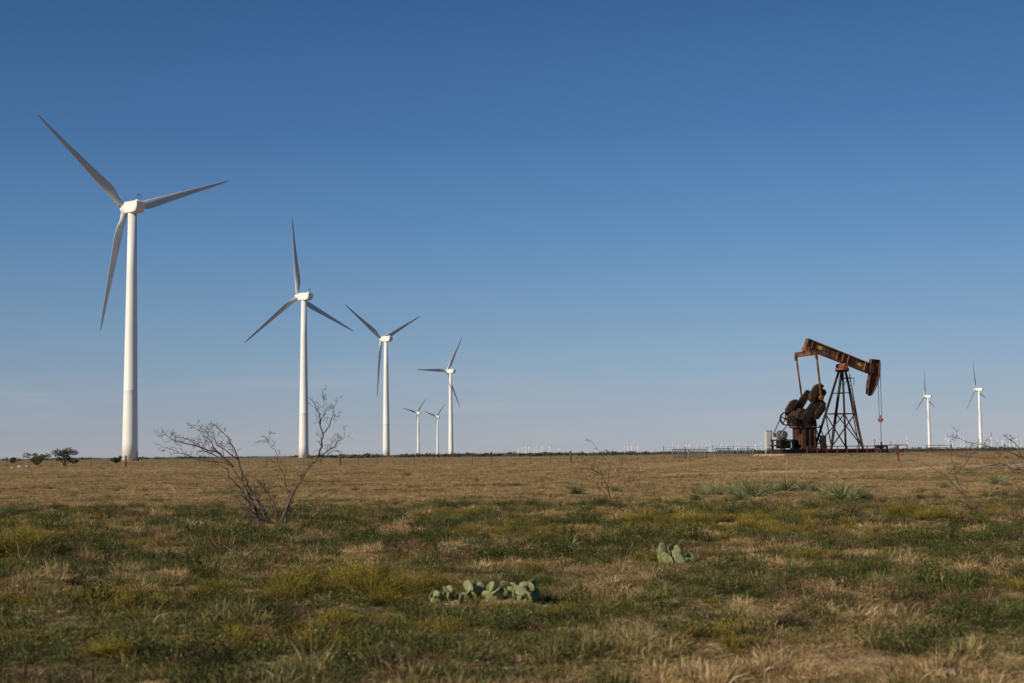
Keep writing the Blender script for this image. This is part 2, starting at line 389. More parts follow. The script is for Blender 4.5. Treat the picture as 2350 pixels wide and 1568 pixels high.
mb.bar((arc[0][0],0,arc[0][1]),(inner[-1][0],0,inner[-1][1]),.34,.05)
mb.box((2.4,0,5.8),(.3,.28,.6))
part('horse_head',mb,M_head)
for y in(-.13,.13):
    mb=MB();mb.tube([(RH+.02,y,6.0),(RH+.03,y,2.35)],.018,6);part('bridle_cable',mb,M_dark)
mb=MB();mb.box((RH+.03,0,2.28),(.16,.42,.12));mb.box((RH+.03,0,2.16),(.09,.3,.14));mb.tube([(RH+.03,0,2.33),(RH+.03,0,2.5)],.05,8)
part('carrier_bar',mb,M_red)
mb=MB();mb.tube([(RH+.03,0,2.6),(RH+.03,0,.7)],.02,8);part('polished_rod',mb,M_dark)
ex,ez=-2.9,6.70
mb=MB();mb.box((ex,0,ez+.32),(.38,.42,.3));mb.tube([(ex-.25,0,ez+.25),(ex+.25,0,ez+.25)],.12,10);part('tail_bearing',mb,M_red)
mb=MB();mb.box((ex,0,ez+.02),(.2,2.5,.24));mb.box((ex,0,ez+.16),(.3,2.3,.03));mb.box((ex,0,ez-.12),(.3,2.3,.03))
part('equalizer_beam',mb,M_beam)
sx,sz=-3.45,2.6;cv=Vector((.90,0,1.10)).normalized();pr=1.42
ang=math.atan2(cv.z,cv.x)
def crank(y,sgn,wts):
    M=T(sx,y,sz)@RY(-ang)
    mb=MB();mb.prism([(-.6,-.24),(.2,-.32),(2.05,-.2),(2.12,0),(2.05,.2),(.2,.32),(-.6,.24)],-.1,.1)
    mb.tube([(0,-.2,0),(0,.2,0)],.24,16)
    c=obj('crank',mb.mesh('crank',M_rust),pj,M)
    for side,off,sc in wts:
        P=[(-.78,.25),(-.76,.56),(-.45,.76),(.35,.80),(.70,.58),(.74,.25)]
        P=[(x*sc,side*(.25+(z-.25)*sc)) for x,z in P]
        mb=MB();mb.prism(P if side<0 else P[::-1],-.15,.15)
        P2=[(x*.7,side*(.3+(abs(z)-.25)*.62)) for x,z in P]
        mb.prism(P2 if side<0 else P2[::-1],-.20,.20)
        w=obj('counterweight',mb.mesh('counterweight',M_cw),c,T(off,0,0))
        for x in(-.3,.3):
            mb=MB();mb.tube([(x,-.25,side*.4),(x,.25,side*.4)],.05,8);obj('bolt',mb.mesh('bolt',M_dark),w)
    pin=Vector((sx,y,sz))+cv*pr
    yy=y+sgn*.24
    mb=MB();mb.tube([(pin.x,y,pin.z),(pin.x,yy+sgn*.1,pin.z)],.1,10)
    mb.bar((pin.x,yy,pin.z),(ex,sgn*1.18,ez),.09,.1)
    mb.tube([(pin.x,yy-.09,pin.z),(pin.x,yy+.09,pin.z)],.17,14)
    mb.box((ex,sgn*1.18,ez-.2),(.18,.14,.34))
    part('pitman_arm',mb,M_beam)
crank(-.88,-1,((1,1.55,.95),(-1,.7,1.0)));crank(.88,1,((1,.35,.85),))
mb=MB();mb.box((-3.19,0,1.02),(1.1,1.2,1.45))
for x in(-3.6,-3.19,-2.8):
    for y in(-.64,.64): mb.box((x,y,1.02),(.08,.08,1.4))
mb.box((-3.19,0,1.74),(1.5,1.4,.08));mb.box((-3.19,0,.34),(1.4,1.4,.08))
for y in (-.3,0.,.3): mb.box((-3.76,y,1.0),(.08,.07,1.36))
part('gear_box_pedestal',mb,M_cw)
mb=MB();P=[(-4.1,1.8),(-4.15,2.3),(-4.0,2.7),(-3.7,2.88),(-3.3,2.9),(-2.9,2.75),(-2.6,2.5),(-2.5,1.8)]
mb.prism(P[::-1],-.5,.5);mb.box((-3.3,0,2.33),(1.85,1.12,.1))
mb.tube([(sx,-.8,sz),(sx,.8,sz)],.2,14)
for x,r in((sx,.34),(-3.95,.2)):
    for y in(-.56,.56): mb.tube([(x,y-.05,2.45),(x,y+.05,2.45)],r,16)
mb.box((-3.4,0,2.95),(.4,.4,.12))
part('gear_box',mb,M_brown)
def wheel(mb,x,y,z,r,w=.14,spk=5):
    n=24
    for k in range(n):
        a=2*math.pi*k/n;b3=2*math.pi*(k+1)/n
        mb.bar((x+r*math.cos(a),y,z+r*math.sin(a)),(x+r*math.cos(b3),y,z+r*math.sin(b3)),w,.06)
    for k in range(spk):
        a=2*math.pi*k/spk+.3;mb.bar((x,y,z),(x+r*math.cos(a),y,z+r*math.sin(a)),.05,.06)
    mb.tube([(x,y-.1,z),(x,y+.1,z)],.08,10)
mb=MB();wheel(mb,-4.15,.75,2.35,.42);mb.tube([(-4.15,.4,2.35),(-4.15,.85,2.35)],.06,8);part('sheave_wheel',mb,M_rust)
mb=MB();wheel(mb,-4.6,-.62,2.15,.34,.12,4);mb.tube([(-4.6,-.62,2.15),(-4.1,-.3,2.2)],.05,8);mb.bar((-4.6,-.62,2.15),(-4.1,-.5,1.9),.06,.06);part('brake_wheel',mb,M_rust)
for y in(.7,.8):
    mb=MB();mb.bar((-4.5,y,2.5),(-5.15,y,1.32),.035,.02);mb.bar((-3.9,y,2.02),(-4.9,y,1.1),.035,.02);mb.bar((-5.15,y,1.32),(-4.9,y,1.1),.035,.02)
    part('drive_belt',mb,M_dark)
mb=MB();mb.tube([(-5.0,-.38,1.25),(-5.0,-.32,1.25),(-5.0,.3,1.25),(-5.0,.36,1.25)],[.2,.27,.27,.2],18)
mb.tube([(-5,.3,1.25),(-5,.85,1.25)],.05,8);mb.tube([(-5,.68,1.25),(-5,.84,1.25)],.14,14);mb.box((-5.2,-.1,1.42),(.25,.3,.25))
for k in range(10):
    a=2*math.pi*k/10;mb.box((-5+.275*math.cos(a),0,1.25+.275*math.sin(a)),(.03,.5,.03))
mb.box((-5,-0,.97),(.5,.6,.06));part('electric_motor',mb,M_motor)
mb=MB();mb.box((-4.95,0,.9),(1.1,1.1,.08))
for x in(-5.4,-4.5):
    for y in(-.5,.5): mb.bar((x,y,.28),(x,y,.88),.1,.1)
mb.bar((-5.4,-.5,.3),(-4.5,-.5,.86),.06,.06);mb.box((-4.95,-.1,.6),(.7,.7,.5));mb.box((-5.5,0,.55),(.1,1.3,.1))
part('motor_stand',mb,M_rust)
mb=MB()
mb.bar((-2.2,-.5,.3),(-2.9,-.7,2.2),.05,.05);mb.bar((-1.9,-.75,.3),(-2.4,-.6,1.9),.06,.06);mb.box((-2.1,-.55,.75),(.3,.3,.9))
part('brake_lever',mb,M_rust)
mb=MB();P=[(-6.1,-1.9),(4.0,-1.9),(4.1,1.9),(-6.0,1.9)]
o=[(x,y,-.38) for x,y in P]+[(x,y,-.012) for x,y in P]
mb.add(o,[(3,2,1,0),(4,5,6,7),(0,1,5,4),(1,2,6,5),(2,3,7,6),(3,0,4,7)])
obj('concrete_pad',mb.mesh('concrete_pad',M_conc),M=T(PJ.x,97,pz)@RZ(YAW),kind='structure',label='low pinkish concrete pad under the oil pump',category='concrete pad')
wm=T(pj.matrix_basis@Vector((RH+.03,0,0)))@RZ(YAW)
mb=MB();mb.tube([(0,0,-.02),(0,0,.14)],.2,14).tube([(0,0,.12),(0,0,.5)],.11,12).tube([(0,0,.3),(0,0,.36)],.17,12).tube([(0,0,.5),(0,0,.75)],.06,10)
mb.tube([(-.5,0,.42),(.5,0,.42)],.05,8).tube([(.5,0,.42),(.5,0,.02)],.05,8).tube([(-.35,-.12,.42),(-.35,.12,.42)],.12,10)
obj('wellhead',mb.mesh('wellhead',M_dark,False),M=wm,label='small black steel wellhead with side valves',category='wellhead')
def rail(name,pts,h,mat,label,cat,rails=(1.,.5),r=.03,post_every=1):
    e=obj(name,None,M=T(pts[0]),label=label,category=cat);o=Vector(pts[0])
    for p in pts[::post_every]:
        q=Vector(p)-o;mb=MB();mb.tube([q,q+Vector((0,0,h))],r*1.2,7);obj('post',mb.mesh('post',mat),e)
    mb=MB()
    for k in rails: mb.tube([Vector(p)-o+Vector((0,0,h*k-.02)) for p in pts],r,6)
    obj('rail',mb.mesh('rail',mat),e)
    return e
W=lambda x,y,z=-.02:pj.matrix_basis@Vector((x,y,z))
rail('guard_rail',[W(x,-1.7) for x in np.linspace(-4.2,2.2,9)],.5,M_dred,'low dark red pipe rail beside the pump base','railing')
rail('guard_rail',[W(*p) for p in((2.2,-1.7),(3.1,-1.8),(3.9,-1.7),(3.95,-.6),(3.95,.6),(3.9,1.6))],.55,M_dred,'low dark red pipe guard around the wellhead','railing',rails=(1.,.5))
cp=S(1763,1036,99);gz=float(H(cp.x,99));mb=MB()
cab=obj('electrical_cabinet',None,M=T(cp.x,99,gz)@RZ(R(12)),label='tall pale grey electrical control cabinet on steel legs',category='electrical box')
b0=S(1763,1031,99).z-gz;b1=S(1763,989,99).z-gz
mb.box((0,0,(b0+b1)/2),(.38,.34,b1-b0));mb.box((0,0,b1+.02),(.44,.42,.04))
c=obj('cabinet_body',mb.mesh('cabinet_body',M_grey),cab)
mb=MB();mb.box((0,-.185,(b0+b1)/2),(.33,.03,(b1-b0)*.9));d_=obj('door',mb.mesh('door',M_grey),cab)
mb=MB();mb.box((.11,-.21,(b0+b1)/2),(.03,.03,.16));obj('handle',mb.mesh('handle',M_dark),d_)
for x in(-.16,.16):
    mb=MB();mb.tube([(x,0,-.1),(x,0,b0+.02)],.03,6);obj('leg',mb.mesh('leg',M_grey),cab)
mb=MB();mb.tube([(.26,0,-.1),(.26,0,b1+.1)],.04,8);obj('conduit_pipe',mb.mesh('conduit_pipe',M_grey),cab)

# ------------------------------------------------------------------ fences, gate, posts
def fence(u0,d0,u1,d1,n,h,label,woods=(),wires=4,ww=.008,mat=M_wire):
    a=S(u0,1045,d0);b2=S(u1,1045,d1)
    pts=[]
    for k in range(n+1):
        x=a.x+(b2.x-a.x)*k/n;y=d0+(d1-d0)*k/n;pts.append(Vector((x,y,float(H(x,y)))))
    o=pts[0];e=obj('fence',None,M=T(o),label=label,category='fence')
    for k,p in enumerate(pts):
        q=p-o;mb=MB();hh=h*random.uniform(.95,1.1);lean=Vector((random.uniform(-.04,.04),0,0))
        if k in woods: mb.tube([q-Vector((0,0,.1)),q+Vector((0,0,hh*.5))+lean,q+Vector((0,0,hh*1.15))+lean*2],[.15,.14,.13],8);obj('post',mb.mesh('post',M_wood),e)
        else: mb.tube([q-Vector((0,0,.1)),q+Vector((0,0,hh))+lean],.03,5);obj('post',mb.mesh('post',M_dark if k%3 else M_wire),e)
    mb=MB()
    for w in range(wires):
        mb.tube([p-o+Vector((0,0,h*(.25+.72*w/max(1,wires-1)))) for p in pts],ww,3,False)
    obj('wire',mb.mesh('wire',mat),e)
fence(-60,196,1309,178,33,1.35,'barbed wire fence with thin posts and weathered wooden posts',woods=(9,21,33))
fence(1309,178,1500,150,6,1.25,'barbed wire fence with thin steel posts',woods=())
fence(1523,108,1765,112,5,1.0,'wire stock fence with thin steel posts near the pump',wires=5)
def panel(u,d,w,h,mat,name,label,cat,bars=6,vert=2,rot=0):
    p=S(u,1045,d);z=float(H(p.x,d));e=obj(name,None,M=T(p.x,d,z)@RZ(R(rot)),label=label,category=cat)
    mb=MB()
    for x in(-w/2,w/2): mb.tube([(x,0,.02),(x,0,h)],.04,6)
    mb.tube([(-w/2,0,h),(w/2,0,h)],.035,6);mb.tube([(-w/2,0,.2),(w/2,0,.2)],.035,6);obj('frame',mb.mesh('frame',mat),e)
    mb=MB()
    for k in range(1,bars): mb.tube([(-w/2,0,.2+(h-.2)*k/bars),(w/2,0,.2+(h-.2)*k/bars)],.022,5)
    for k in range(1,vert+1): mb.tube([(-w/2+w*k/(vert+1),0.0,.2),(-w/2+w*k/(vert+1),0.0,h)],.028,5)
    obj('bar',mb.mesh('bar',mat),e)
panel(2156,150,2.8,1.7,M_dred,'pipe_gate','dark red steel pipe gate standing by the red field','gate',6,3,8)
panel(2205,152,1.2,1.3,M_dred,'pipe_gate','short dark red pipe panel beside the gate','gate',3,0,-20)
for u,d,hh in((1562,120,.9),(1600,121,.9),(1660,119,.9),(1710,122,.9)):
    panel(u,d,1.35,hh,M_wire,'stock_panel','galvanised wire stock panel near the oil pump','fence panel',5,5,3)
p=S(2064,1062,90);z=float(H(p.x,90));mb=MB();mb.tube([(0,0,-.1),(-.12,0,.5),(-.2,0,1.0)],[.045,.045,.04],7);mb.box((-.12,-.02,.62),(.22,.05,.3),RY(R(-12)).to_3x3())
obj('marker_post',mb.mesh('marker_post',M_dred),M=T(p.x,90,z),label='leaning rusty red post with a small plate',category='post')
p=S(2068,1066,84);z=float(H(p.x,84));mb=MB();mb.tube([(.05,0,-.1),(0,0,.25),(-.12,0,.62)],[.025,.025,.018],6)
obj('marker_post',mb.mesh('marker_post',M_red),M=T(p.x,84,z),label='short leaning faded red stake in the grass',category='post')
for u,v,d in((1636,1060,104),(1684,1060,116),(2008,1055,101),(2045,1052,104)):
    p=S(u,v,d);z=float(H(p.x,d));mb=MB();mb.tube([(0,0,-.1),(0.01,0,1.1)],[.02,.02],6);mb.box((0,0,1.05),(.05,.05,.12))
    obj('marker_post',mb.mesh('marker_post',M_wire),M=T(p.x,d,z),label='thin pale steel post near the pump',category='post')

# ------------------------------------------------------------------ bare trees
def twig(mb,p,d,L,r,depth):
    n=4;pts=[p.copy()];rad=[r];q=p.copy();dd=d.normalized()
    for i in range(n):
        dd=(dd+Vector((random.gauss(0,.28),random.gauss(0,.28),random.gauss(.02,.22)))).normalized()
        q=q+dd*L/n;pts.append(q.copy());rad.append(max(r*(1-.8*(i+1)/n),.0026))
        if depth>0 and random.random()<.78:
            s_=dd.cross(Vector((random.gauss(0,1),random.gauss(0,1),random.gauss(0,1)))).normalized()
            twig(mb,q,dd*.7+s_*.9,L*random.uniform(.35,.65),max(r*.6,.0033),depth-1)
    mb.tube(pts,rad,4,False)
def bare_tree(base_u,base_v,limbs,label,tw=1.0,d=None,thick=1.0,dm=.85,sh=0):
    g=G(base_u,base_v+sh);d=g.y if d is None else d
    e=obj('bare_tree',None,M=T(g),label=label,category='tree')
    t=MB();br=MB()
    for r0,pts,dens in limbs:
        big=r0>.022;r0*=thick
        off=random.uniform(-.35,.35);P=[]
        for i,pt in enumerate(pts):
            yo=off*(i/len(pts))*1.6
            P.append(S(pt[0],pt[1]+sh,d+yo)-g)
        if abs(pts[0][1]-base_v)<12: P[0].z=-.05
        Q=[];n=len(P)
        for i in range(n-1):
            for k in range(3):
                q=P[i].lerp(P[i+1],k/3);j=.02*(1 if (i or k) else 0)
                Q.append(q+Vector((random.gauss(0,j),random.gauss(0,j*1.5),random.gauss(0,j))))
        Q.append(P[-1]);m_=len(Q)
        rad=[max(r0*(1-.85*i/(m_-1)),.005) for i in range(m_)]
        (t if big else br).tube(Q,rad,7)
        for i in range(2,m_):
            for rep in range(2):
              if random.random()<dens*dm:
                dr=(Q[min(i+1,m_-1)]-Q[i-1]).normalized()
                s_=Vector((random.gauss(0,1),random.gauss(0,1),random.gauss(.15,.8))).normalized()
                twig(br,Q[i],dr*.8+s_*.9,random.uniform(.12,.38)*tw*(1-.35*i/m_),max(rad[i]*.5,.0042),2)
    obj('trunk',t.mesh('trunk',M_bark,True),e);obj('branches',br.mesh('branches',M_bark),e)
bare_tree(628,1200,[
 (.06,[(607,1203),(588,1165),(562,1115),(535,1068)],.25),
 (.028,[(535,1068),(500,1037),(450,1020),(402,1006),(370,992)],.9),
 (.026,[(556,1100),(546,1045),(522,1000),(488,968)],.85),
 (.018,[(535,1068),(482,1052),(425,1040),(385,1024)],.9),
 (.018,[(520,1055),(470,1030),(430,1005),(400,998)],.9),
 (.016,[(500,1037),(478,1003),(448,980)],.85),
 (.016,[(546,1050),(500,1020),(470,985),(455,975)],.8),
 (.035,[(600,1198),(570,1150),(545,1110),(520,1075),(480,1045)],.6),
 (.045,[(622,1203),(600,1165),(572,1110),(556,1075)],.4),
 (.014,[(585,1160),(540,1120),(500,1140),(470,1168)],.6),
 (.02,[(640,1190),(622,1140),(600,1105),(560,1085)],.6),
 (.015,[(660,1130),(645,1070),(630,1030),(612,1003)],.6),
 (.06,[(650,1203),(656,1165),(672,1125),(700,1085),(725,1050)],.35),
 (.045,[(640,1203),(662,1150),(688,1100),(716,1058)],.3),
 (.03,[(725,1050),(741,1020),(737,985),(731,945),(722,925)],.55),
 (.022,[(728,1045),(762,1028),(776,1010),(790,990)],.4),
 (.018,[(739,995),(760,962),(770,925)],.5),
 (.016,[(735,970),(746,940),(740,908)],.45),
 (.016,[(716,1060),(750,1040),(776,1018)],.4),
 (.012,[(630,1198),(600,1190),(570,1188),(545,1196)],.8),
 (.012,[(650,1195),(680,1185),(700,1190)],.7),
 (.012,[(615,1200),(590,1180),(560,1172)],.8),
 (.012,[(670,1130),(640,1110),(610,1120),(585,1112)],.6),
],'leafless grey mesquite with two leaning trunks in the dry grass',1.0,None,.92,.85,4)
bare_tree(1400,1145,[
 (.034,[(1400,1147),(1394,1115),(1380,1088)],.6),
 (.02,[(1380,1088),(1350,1072),(1316,1078)],.8),
 (.014,[(1394,1112),(1400,1072),(1376,1038),(1360,1018)],.25),
 (.016,[(1396,1118),(1424,1084),(1430,1058)],.7),
 (.014,[(1385,1095),(1365,1060),(1330,1050)],.6),
 (.014,[(1398,1140),(1370,1110),(1340,1100)],.8),
 (.014,[(1402,1140),(1430,1115),(1445,1095)],.8),
],'small leafless shrub with crooked thin twigs',1.1,None,1.0,.9)
bare_tree(2238,1190,[
 (.032,[(2238,1192),(2220,1158),(2203,1115)],.5),
 (.020,[(2203,1115),(2190,1065),(2180,1012)],.4),
 (.016,[(2210,1135),(2165,1090),(2130,1068)],.6),
 (.014,[(2195,1085),(2225,1050),(2230,1020)],.4),
 (.014,[(2235,1190),(2248,1150),(2262,1120)],.6),
],'small leafless mesquite shrub with sparse twigs',.9,None,.8)
bare_tree(2440,1200,[
 (.05,[(2440,1203),(2410,1150),(2380,1110),(2340,1078)],.4),
 (.026,[(2340,1078),(2290,1062),(2240,1078),(2210,1090)],.6),
 (.023,[(2385,1115),(2350,1050),(2290,1032),(2235,1018),(2185,1004)],.6),
 (.018,[(2350,1052),(2330,1015),(2300,1000)],.3),
 (.018,[(2370,1100),(2320,1110),(2270,1100)],.6),
 (.018,[(2400,1140),(2350,1125),(2300,1140)],.6),
 (.018,[(2390,1120),(2350,1090),(2310,1050)],.6),
 (.03,[(2420,1165),(2450,1080),(2440,1020)],.3),
],'leafless grey mesquite with long sideways branches',.9,None,.8)

# ------------------------------------------------------------------ green trees
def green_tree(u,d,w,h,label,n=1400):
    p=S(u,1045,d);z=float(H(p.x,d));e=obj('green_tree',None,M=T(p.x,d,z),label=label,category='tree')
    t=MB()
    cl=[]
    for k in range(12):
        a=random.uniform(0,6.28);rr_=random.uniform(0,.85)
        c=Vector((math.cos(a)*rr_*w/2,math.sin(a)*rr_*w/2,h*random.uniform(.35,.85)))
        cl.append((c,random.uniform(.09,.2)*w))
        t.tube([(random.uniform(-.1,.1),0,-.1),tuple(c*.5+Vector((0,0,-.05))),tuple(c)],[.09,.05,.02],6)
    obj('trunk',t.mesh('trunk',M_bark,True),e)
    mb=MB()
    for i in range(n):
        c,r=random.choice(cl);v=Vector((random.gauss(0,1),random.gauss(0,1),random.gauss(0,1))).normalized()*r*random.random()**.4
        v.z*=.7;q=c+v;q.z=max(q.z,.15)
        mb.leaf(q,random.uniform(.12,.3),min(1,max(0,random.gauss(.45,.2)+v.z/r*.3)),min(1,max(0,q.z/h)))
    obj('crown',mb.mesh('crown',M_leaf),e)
green_tree(85,232,4.6,2.1,'low rounded green mesquite on the plain',1200)
green_tree(150,215,4.8,2.7,'spreading feathery green mesquite on the plain',1200)
green_tree(266,260,2.4,1.3,'small dense green bush near the turbine base')
green_tree(30,290,3.4,1.3,'small green bush on the plain',700)
green_tree(172,250,2.4,1.2,'small green bush beside a larger mesquite',700)
green_tree(2040,108,1.9,.6,'low green bush beside the wellhead',700)

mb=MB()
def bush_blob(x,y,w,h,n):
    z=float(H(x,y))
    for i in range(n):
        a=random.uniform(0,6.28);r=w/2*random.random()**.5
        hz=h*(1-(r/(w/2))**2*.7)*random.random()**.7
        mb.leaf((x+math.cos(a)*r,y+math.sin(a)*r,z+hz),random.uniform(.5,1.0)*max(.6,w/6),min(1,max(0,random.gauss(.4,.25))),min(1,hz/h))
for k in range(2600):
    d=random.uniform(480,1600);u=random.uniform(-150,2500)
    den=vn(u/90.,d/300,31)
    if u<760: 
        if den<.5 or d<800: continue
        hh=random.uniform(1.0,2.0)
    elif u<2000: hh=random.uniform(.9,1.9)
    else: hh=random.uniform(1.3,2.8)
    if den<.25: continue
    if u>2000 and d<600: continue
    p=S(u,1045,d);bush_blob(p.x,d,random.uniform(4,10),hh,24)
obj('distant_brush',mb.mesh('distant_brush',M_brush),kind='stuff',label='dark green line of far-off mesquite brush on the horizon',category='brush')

# ------------------------------------------------------------------ yuccas
def yucca_mesh(n,r,h):
    mb=MB()
    for i in range(n):
        a=random.uniform(0,6.28);el=math.asin(random.uniform(.05,.98))
        d=Vector((math.cos(a)*math.cos(el),math.sin(a)*math.cos(el),math.sin(el)))
        mb.blade((d.x*.09+random.gauss(0,.06),d.y*.09+random.gauss(0,.06),.02),d,random.uniform(.45,1)*(r*math.cos(el)+h*math.sin(el)),.016,min(1,max(0,random.gauss(.5,.28))),.25,.35)
    return mb.mesh('yucca',M_yucca)
ym=[yucca_mesh(380,.5,.8) for _ in range(4)]
def stalk(h):
    mb=MB()
    pts=[(0,0,.05),(.02,.01,h*.5),(.05,0,h)]
    mb.tube(pts,[.012,.009,.005],5)
    for k in range(7):
        z=h*(.6+.055*k);mb.tube([(.04,0,z),(.04+random.uniform(-.08,.08),random.uniform(-.08,.08),z+.05)],[.008,.014],5)
    mb.col=[(.5,.8,0,1)]*len(mb.v);return mb.mesh('flower_stalk',M_stalk)
sk=[stalk(1.0),stalk(1.25)]
ys=[(1325,1135,.65,0),(1722,1142,1.1,1),(1690,1140,.85,0),(1750,1138,.85,1),(1930,1150,1.1,1),(1905,1146,.75,0),(1962,1147,.75,0),(1805,1128,.9,1),(1640,1136,.75,0),(1600,1133,.5,0),(1615,1138,.5,0),
    (1660,1138,.6,0),(2285,1112,.8,0),(2310,1118,.5,0),(2170,1122,.55,0),(1846,1127,.7,1),(1868,1130,.5,0),(1780,1132,.55,0),(1985,1142,.45,0),(2265,1110,.4,0),(1415,1130,.45,0),(1700,1150,.6,0)]
for i,(u,v,s,st_) in enumerate(ys):
    g=G(u,v);e=obj('yucca',None,M=T(g),label='spiky grey-green yucca clump'+(' with a dry flower stalk' if st_ else ' in dry grass'),category='yucca',group='yucca clumps in the dry grass')
    obj('leaves',ym[i%4],e,RZ(random.uniform(0,6))@Matrix.Scale(s,4))
    if st_: obj('flower_stalk',sk[i%2],e,RZ(random.uniform(0,6)))
# ------------------------------------------------------------------ broomweed
def broom(n=420,mat=M_broom,name='broomweed'):
    mb=MB()
    for i in range(n):
        a=random.uniform(0,6.28);el=math.asin(random.uniform(.12,1))
        d=Vector((math.cos(a)*math.cos(el),math.sin(a)*math.cos(el),math.sin(el)))
        rr_=random.uniform(.5,1.)*(.5+.9*float(vn(a*2,el*3,n)))
        L_=.5*rr_
        mb.blade((d.x*.04,d.y*.04,0),d,L_,.007,random.uniform(0,.4),.05)
        for k in range(6):
            q=d*L_*random.uniform(.45,1.02)+Vector((random.gauss(0,.03),random.gauss(0,.03),random.gauss(0,.02)))
            mb.leaf(q,random.uniform(.012,.026),min(1,max(0,random.gauss(.5,.3))),min(1,.2+rr_*.7*d.z))
    return mb.mesh(name,mat)
bm=[broom(400+i) for i in range(5)]
bs=[(850,1378,1.0),(815,1366,.85),(905,1374,.8),(880,1390,.7),(690,1374,.85),(650,1380,.65),(735,1378,.65),(495,1372,.75),(970,1366,.75),(1010,1356,.7),(935,1354,.7),(460,1376,.5),(820,1344,.95),(860,1339,.9),(790,1350,.75),(670,1350,.7),
 (25,1270,1.25),(80,1262,1.05),(130,1254,.85),(175,1236,.85),(-20,1280,1.25),(5,1315,.75),(1230,1320,.6),(1475,1204,1.05),(1520,1206,.8),(1570,1204,1.0),(1650,1200,.9),(1745,1204,.9),(1795,1200,1.1),(1865,1194,.85),(1840,1196,.85),(1610,1204,.8),(1710,1202,.7),
 (2055,1186,1.05),(2095,1190,1.1),(2120,1194,.85),(250,1508,.5),(275,1513,.4),(1190,1192,.7),(495,1232,.75),(520,1236,.6),(935,1092,.9),(2150,1334,.4),(1440,1200,.75),(2150,1189,.75),(610,1390,.5),(60,1244,.95),(15,1395,.5),(1000,1219,.6),(960,1192,.75),(720,1340,.6)]
for i,(u,v,s) in enumerate(bs):
    g=G(u,v);obj('broomweed',bm[i%5],M=T(g)@RZ(random.uniform(0,6))@Matrix.Diagonal((s*1.05,s*1.05,s*.85,1)),label='yellow-green broomweed plant in dry grass',category='shrub',group='yellow-green broomweed plants')
M_dead=leafmat('dead_weed_leaf',[(0,(.03,.02,.014)),(.6,(.10,.065,.042)),(1,(.28,.20,.13))])[0]
dmw=[broom(170+i,M_dead,'dead_weed') for i in range(3)]
for i,(u,v,s) in enumerate([(915,1530,.3),(1825,1440,.42),(1790,1446,.32),(170,1345,.4),(1490,1450,.22),(1340,1285,.3),(330,1290,.4),(395,1285,.35),(1600,1260,.35),(2040,1255,.4),(1380,1190,.5),(1345,1185,.5),(700,1285,.3),(2260,1300,.3),(1700,1330,.28),(1240,1480,.2),(780,1465,.22),(2060,1500,.22)]):
    g=G(u,v);obj('dead_weed',dmw[i%3],M=T(g)@RZ(random.uniform(0,6))@Matrix.Scale(s,4),label='dark dead brown weed clump in short grass',category='weed',group='dead brown weed clumps')
# ------------------------------------------------------------------ prickly pears
def pad(mb,base,d,L,wd):
    d=d.normalized();nrm=d.cross(Vector((random.gauss(0,1),random.gauss(0,.4),.2))).normalized();sd=d.cross(nrm)
    nu,nv=8,14;o=len(mb.v)
    mb.v.append(tuple(base))
    for i in range(1,nu):
        t=i/nu;rr_=math.sin(math.pi*t)**.7*(.75+.25*t*1.2)
        for k in range(nv):
            a=2*math.pi*k/nv
            mb.v.append(tuple(base+d*L*(1-math.cos(math.pi*t))/2+sd*math.cos(a)*rr_*wd/2+nrm*math.sin(a)*rr_*.011))
    mb.v.append(tuple(base+d*L));e=len(mb.v)-1
    for k in range(nv):
        mb.f.append((o,o+1+(k+1)%nv,o+1+k));mb.f.append((e,o+1+(nu-2)*nv+k,o+1+(nu-2)*nv+(k+1)%nv))
    for i in range(nu-2):
        for k in range(nv):
            a=o+1+i*nv+k;b2=o+1+i*nv+(k+1)%nv;mb.f.append((a,b2,b2+nv,a+nv))
cact_xy=[]
def cactus(u,v,n,sp,sz,label):
    g=G(u,v);mb=MB();cact_xy.append((g.x,g.y,sp*.9))
    for i in range(n):
        b0=Vector((random.uniform(-sp,sp),random.uniform(-sp,sp)*.7,-.03))
        d=Vector((random.gauss(0,.45),random.gauss(0,.45),1));L_=sz*random.uniform(.7,1.15)
        pad(mb,b0,d,L_,L_*.9)
        for k in range(random.choice((0,1,1))):
            d2=Vector((random.gauss(0,.8),random.gauss(0,.5),.7));pad(mb,b0+d.normalized()*L_*.88,d2,L_*random.uniform(.6,.95),L_*.72)
    obj('prickly_pear_cactus',mb.mesh('prickly_pear_cactus',M_cact,True),M=T(g),label=label,category='cactus')
cactus(1165,1376,11,.18,.17,'clump of grey-green prickly pear pads in grass')
cactus(1222,1382,7,.12,.175,'few upright prickly pear pads')
cactus(1020,1382,11,.2,.125,'low prickly pear clump among dry stems')
cactus(1555,1292,10,.17,.21,'pale grey-green prickly pear casting a shadow')
cactus(1035,1264,6,.3,.10,'low dull green prickly pear patch')
cactus(1110,1374,6,.1,.14,'dark green prickly pear pads')
